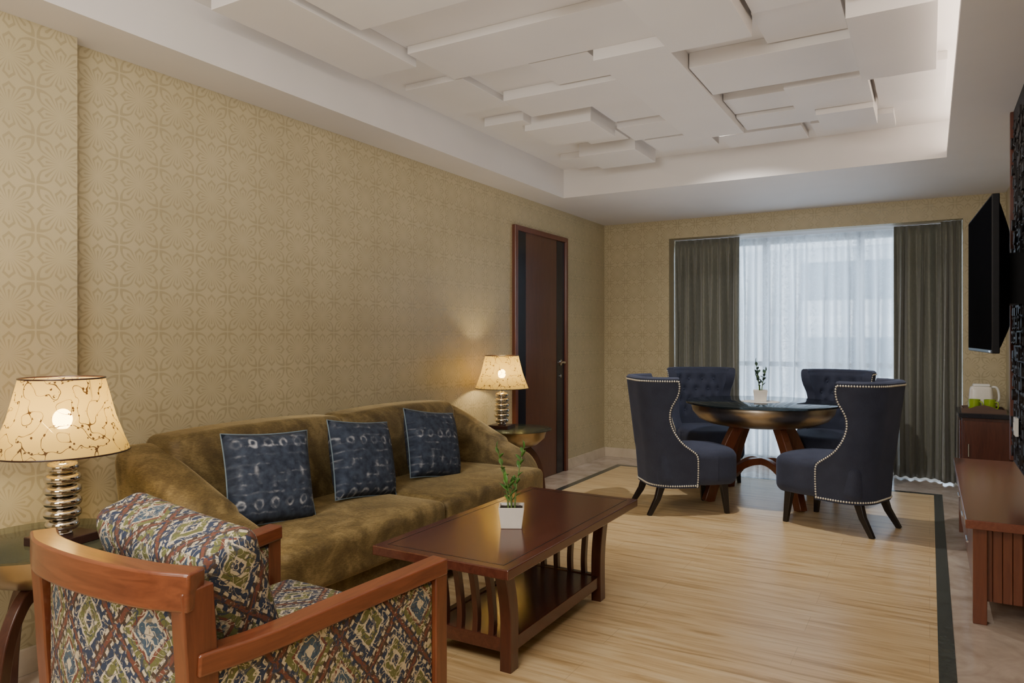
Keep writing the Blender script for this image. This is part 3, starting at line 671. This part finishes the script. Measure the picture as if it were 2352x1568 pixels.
def dchair(loc,rz,label):
    t=thing('dining_chair',label,'chair',loc,rz,'navy tufted dining chairs around the glass table')
    NT=72; zs=[]
    for (a,b),(c,d_) in zip(prof,prof[1:]): zs+=[a,(a+c)/2]
    zs.append(1.0)
    rings=[]; m=MB()
    btn=[(z,s) for z,ss in ((.60,(-.13,0,.13)),(.70,(-.065,.065,.2,-.2)),(.80,(-.13,0,.13,.26,-.26)),(.90,(-.065,.065,.2,-.2))) for s in ss]
    for z in zs:
        sm=smax(z); ring=[]
        for i in range(NT+1):
            s=sm*(2*i/NT-1); ring.append(sp(s,z,0))
        for i in range(NT,-1,-1):
            s=sm*(2*i/NT-1); off=.078
            for bz,bs in btn:
                dd=math.hypot(z-bz,s-bs); off-=.034*math.exp(-(dd/.028)**2)
            if z>.97: off-=.015
            ring.append(sp(s*.99,z,off))
        rings.append(ring)
    cnt=len(rings[0]); top=[]
    for i in range(cnt):
        j=(cnt-1-i); p0=rings[-1][i]; p1=rings[-1][j]; q=p0.lerp(p1,.22); q.z+=.013; top.append(q)
    rings.append(top)
    vs=[p for r in rings for p in r]; fs=[]
    for a in range(len(rings)-1):
        for i in range(cnt):
            j=(i+1)%cnt; fs.append((a*cnt+i,a*cnt+j,(a+1)*cnt+j,(a+1)*cnt+i))
    for base in (0,(len(rings)-1)*cnt):
        for i in range(NT): fs.append((base+i,base+i+1,base+cnt-2-i,base+cnt-1-i))
    m.add(vs,fs); m.build('backrest',M['navy'],t,50)
    def sf(P):
        if P.y>0: P.x*=1+.06*math.sin(min(1,P.y/.35)*PI)
        if P.z>.42: P.z+=.022*max(0,1-(P.x/.27)**2)*max(0,1-((P.y-.05)/.3)**2)
        if P.y>.2: P.y-=.07*(abs(P.x)/.27)**2.5
        return P
    m=MB(); m.soft(-.27,.27,-.24,.41,.215,.475,.06,n=7,fn=sf); m.build('seat',M['navy'],t,60)
    for z,s in btn:
        p=sp(s,z,.050); MB().ball(p,.011,10,6).build('button',M['navy'],t,60)
    path=[]; n=40
    for i in range(n+1): z=.215+(.982-.215)*i/n; path.append((smax(z)-.014,z))
    P1=[sp(s,z,-.001) for s,z in path]; Pt=[sp(s,.985,-.001) for s in [ .455-.91*i/40 for i in range(41)]]; P2=[sp(-s,z,-.001) for s,z in reversed(path)]
    Pb=[sp(s,.222,-.001) for s in [-.55+1.1*i/40 for i in range(41)]]
    m=MB()
    for PP in (P1+Pt+P2,Pb):
        last=PP[0]; acc=0
        for q in PP[1:]:
            sg=(q-last).length
            while acc<=sg and sg>0:
                c=last.lerp(q,acc/sg); m.ball(c,.0068,6,4); acc+=.017
            acc-=sg; last=q
    m.build('nailhead_trim',M['brass'],t,60)
    for sx in (-1,1):
        m=MB(); m.bar([(.205*sx,.27,.24),(.218*sx,.295,0)],[.052,.03],[.052,.03],(1,0,0)); m.build('leg',M['blackwood'],t,40,bevel=.003)
        m=MB(); m.bar([(.18*sx,-.19,.24),(.19*sx,-.23,.12),(.205*sx,-.30,0)],[.052,.04,.03],[.052,.04,.03],(1,0,0)); m.build('leg',M['blackwood'],t,40,bevel=.003)
    return t
c0=dchair((-1.665,5.42,0),rx(38-90),'navy dining chair nearest the coffee table, its studded side towards the sofa')
dup(c0,(-.53,5.50,0),rx(160-90),'navy dining chair nearest the television bench, its studded side towards the bench')
dup(c0,(-1.82,6.76,0),rx(-58-90),'navy tufted dining chair in front of the left dark curtain, facing the room')
dup(c0,(-.76,6.84,0),rx(-112-90),'navy tufted dining chair in front of the sheer curtain, right of the table plant')
# ------------------------------------------------------------------ console, panel, TV
cs=thing('console','low reddish wood television bench with grooved end panel along the right wall','bench',(.35,4.83,0))
m=MB(); m.box(-.21,.205,-.98,.97,.44,.48); m.build('top',M['consolewood'],cs,0,bevel=.003)
m=MB()
for k in range(9): m.box(-.14+.038*k,-.104+.038*k,-.90,-.885,.10,.44)
m.box(-.14,.2,-.885,-.87,.10,.44); m.build('end_panel',M['consolewood_z'],cs,0,bevel=.003)
m=MB(); m.box(-.165,-.14,-.88,.88,.12,.44)
m.build('front_panel',M['consolewood_z'],cs,0,bevel=.002)
for k in range(3):
    y0=-.86+.585*k; dr=MB().box(-.178,-.165,y0,y0+.565,.15,.42).build('drawer',M['consolewood_z'],cs,0,bevel=.003)
    MB().tube([(-.19,y0+.22,.30),(-.19,y0+.34,.30)],.005,8).build('handle',M['steel'],dr,60)
for sx,sy in ((-.155,-.90),(.17,-.90),(-.155,.89),(.17,.89)): MB().box(sx-.025,sx+.03,sy-.03,sy+.03,0,.44).build('leg',M['consolewood_z'],cs,0,bevel=.003)
m=MB(); m.box(-.14,.2,-.88,.88,.12,.135); m.build('bottom_board',M['consolewood'],cs,0)
cp=thing('carved_panel','black carved wooden wall panel behind the television','wall panel',(.56,3.7,.63))
m=MB(); m.box(-.165,0,-1.2,1.08,0,1.90); m.build('backing',M['carved'],cp,0)
m=MB(); m.box(-.18,0,1.08,1.12,0,1.90); m.build('edge_frame',M['framewood'],cp,0,bevel=.003)
m=MB(); rnd=random.Random(4); z=.03
RY=Matrix.Rotation(-PI/2,4,'Y')
while z<1.82:
    y=-1.16; hh=.075
    while y<1.0:
        ww=rnd.choice((.05,.075,.10)); k=rnd.random(); dp=rnd.uniform(.008,.018); yc,zc=y+ww/2,z+hh/2
        if k<.3: m.lathe([(.0001,0),(.03,0),(.03,dp),(.0001,dp)],seg=14,mat=Matrix.Translation((-.164,yc,zc))@RY)
        elif k<.5: m.tube(bez([(-.168,yc-.025,zc-.03),(-.168,yc+.02,zc-.02),(-.168,yc-.02,zc+.015),(-.168,yc+.025,zc+.032)],5),.010,6)
        elif k<.75:
            m.box(-.165-dp,-.16,y+.004,y+.016,z,z+hh-.008); m.box(-.165-dp,-.16,y+.016,y+ww-.008,zc-.006,zc+.006)
        elif k<.92: m.box(-.165-dp,-.16,y+.004,y+ww-.012,z+.004,z+hh-.03)
        y+=ww
    z+=hh
m.build('carving',M['carved'],cp,0,bevel=.0015)
ang=math.atan2(.245-.196,.90)
tv=thing('television','large flat black television angled out from the carved panel','television',(.222,4.25,1.58),ang)
m=MB(); m.box(-.012,.018,-.46,.46,-.35,.35); m.build('casing',M['tvcase'],tv,0,bevel=.004)
m=MB(); m.box(-.0135,-.012,-.450,.450,-.335,.340); m.build('screen',M['screen'],tv,0)
def bk(P):
    k=1-.35*max(0,P.x-.018)/.06; P.y*=k; P.z=(P.z-.0)*k-.03*(1-k); return P
m=MB(); m.soft(.018,.078,-.44,.44,-.34,.33,.015,n=3,fn=bk); m.build('rear_housing',M['tvcase'],tv,50)
m=MB(); m.box(-.0145,-.0135,-.435,-.375,-.346,-.338); m.build('badge',M['steel'],tv,0)
m=MB(); m.box(.078,.155,-.12,.12,-.12,.12); m.build('wall_bracket',M['tvcase'],tv,0)
s=thing('socket_plate','white socket plate on the carved panel above the bench','socket',(.370,4.34,.86))
MB().box(-.008,.006,-.045,.045,-.045,.045).build('plate',M['whitepl'],s,0,bevel=.002)
MB().box(-.012,-.008,-.012,.012,-.02,.02).build('switch',M['whitepl'],s,0,bevel=.001)
# ------------------------------------------------------------------ kettle cabinet
kc=thing('mini_cabinet','dark red wood cabinet with black top in the far right corner','cabinet',(.375,7.05,0))
m=MB(); m.box(-.155,.17,-.28,.30,.05,.665); m.build('body',M['redwood_z'],kc,0,bevel=.003)
m=MB(); m.box(-.175,.18,-.30,.325,.665,.70); m.build('top',M['blackgloss'],kc,0,bevel=.003)
dr=MB().box(-.14,.16,-.293,-.28,.08,.64).build('door',M['redwood_z'],kc,0,bevel=.004)
MB().tube([(-.11,-.30,.36),(-.11,-.30,.46)],.006,8).build('handle',M['steel'],dr,60)
dr=MB().box(-.168,-.155,-.26,.28,.08,.64).build('side_panel',M['redwood'],kc,0,bevel=.004)
for sx in (-.12,.14):
    for sy in (-.25,.27): MB().box(sx-.02,sx+.02,sy-.02,sy+.02,0,.05).build('foot',M['blackwood'],kc,0)
tr=thing('serving_tray','dark wooden tray with raised handles on the corner cabinet','tray',(.37,6.98,.70))
m=MB(); m.box(-.15,.15,-.16,.16,0,.01); m.build('base',M['traywood'],tr,0)
m=MB(); m.box(-.15,-.14,-.15,.15,.01,.035); m.box(.14,.15,-.15,.15,.01,.035); m.build('side_rim',M['traywood'],tr,0,bevel=.002)
for sy in (-1,1):
    pts=[(-.15,.155*sy,.02),(-.09,.155*sy,.026),(-.05,.155*sy,.042),(0,.155*sy,.052),(.05,.155*sy,.042),(.09,.155*sy,.026),(.15,.155*sy,.02)]
    m=MB(); vs=[];fs=[]
    P_=bez(pts,5)
    for p in P_: vs+=[(p.x,p.y-.005,.01),(p.x,p.y+.005,.01),(p.x,p.y+.005,p.z+.012),(p.x,p.y-.005,p.z+.012)]
    for i in range(len(P_)-1):
        for k in range(4): fs.append((i*4+k,i*4+4+k,i*4+4+(k+1)%4,i*4+(k+1)%4))
    fs+=[(0,1,2,3),tuple((len(P_)-1)*4+k for k in (3,2,1,0))]
    m.add(vs,fs); m.build('handle_board',M['traywood'],tr,40)
kt=thing('kettle','white electric kettle on the tray in the corner','kettle',(.365,7.03,.7105))
def kf(P):
    k=1-.16*P.z/.2; P.x*=k; P.y*=k; return P
MB().soft(-.095,.085,-.075,.075,0,.195,.03,n=3,fn=kf).build('body',M['white'],kt,50)
MB().soft(-.06,.06,-.055,.055,.19,.212,.01,n=2).build('lid',M['whitepl'],kt,50)
m=MB(); m.tube(bez([(.055,0,.185),(.10,0,.185),(.118,0,.14),(.115,0,.08),(.08,0,.05)],6),.010,10); m.build('handle',M['whitepl'],kt,60)
def mug(loc,label,rz):
    t=thing('mug',label,'mug',loc,rz,'lime green mugs on the tray')
    MB().lathe([(.0001,0),(.034,0),(.040,.02),(.041,.095),(.038,.095),(.037,.02),(.0001,.008)],seg=32,cap=False).build('cup',M['green'],t,50)
    MB().tube(bez([(.040,0,.078),(.062,0,.072),(.062,0,.03),(.039,0,.024)],6),.005,8).build('handle',M['green'],t,60)
mug((.31,6.89,.7105),'lime green mug on the tray, left of the other mug',-.6)
mug((.415,6.90,.7105),'lime green mug on the tray, right of the other mug',-.6)
# ------------------------------------------------------------------ lights
def area(name,loc,tgt,size,e,col=(1,1,1),sy=None):
    L=bpy.data.lights.new(name,'AREA'); L.energy=e; L.size=size; L.color=col
    if sy: L.shape='RECTANGLE'; L.size_y=sy
    o=bpy.data.objects.new(name,L); C.objects.link(o); o.location=loc
    o.rotation_euler=(Vector(tgt)-Vector(loc)).to_track_quat('-Z','Y').to_euler(); return o
area('fill_light_near',(-1.3,.2,2.50),(-1.5,2.0,0),1.4,46,(1,.93,.84),.8)  # unseen fill added overhead, out of view, to brighten the near half
area('fill_light_rear',(-1.0,-1.4,1.9),(-1.6,4,1.3),1.4,56,(1,.95,.88),1.0)  # unseen fill added behind the camera, aimed down the room
U=bpy.data.lights.new('fill_uplight','AREA'); U.shape='RECTANGLE'; U.size=2.0; U.size_y=6.0; U.energy=24; U.color=(1,.96,.93)  # added fill in mid-air facing up, brightens the ceiling, unseen from below
uo=bpy.data.objects.new('fill_uplight',U); C.objects.link(uo); uo.location=(-1.35,3.8,1.36); uo.rotation_euler=(PI,0,0)
S=bpy.data.lights.new('dining_spot','SPOT'); S.energy=125; S.spot_size=rx(125); S.spot_blend=.8; S.shadow_soft_size=.02; S.color=(1,.94,.87)
so=bpy.data.objects.new('dining_spot',S); C.objects.link(so); so.location=(-1.28,5.07,2.752); so.rotation_euler=(Vector((-1.2,6.0,0))-so.location).to_track_quat('-Z','Y').to_euler()
W=bpy.data.worlds.new('sky'); bpy.context.scene.world=W; W.use_nodes=True
nt=W.node_tree; bg=nt.nodes['Background']; bg.inputs[0].default_value=(.84,.92,1,1); bg.inputs[1].default_value=5.2
# ------------------------------------------------------------------ camera
cam=bpy.data.cameras.new('camera'); cam.sensor_width=36; cam.lens=36*1662/2352; cam.shift_y=-9/2352; cam.clip_start=.02
co=bpy.data.objects.new('camera',cam); C.objects.link(co); co.location=(0,0,H); co.rotation_euler=(PI/2,0,rx(30))
bpy.context.scene.camera=co
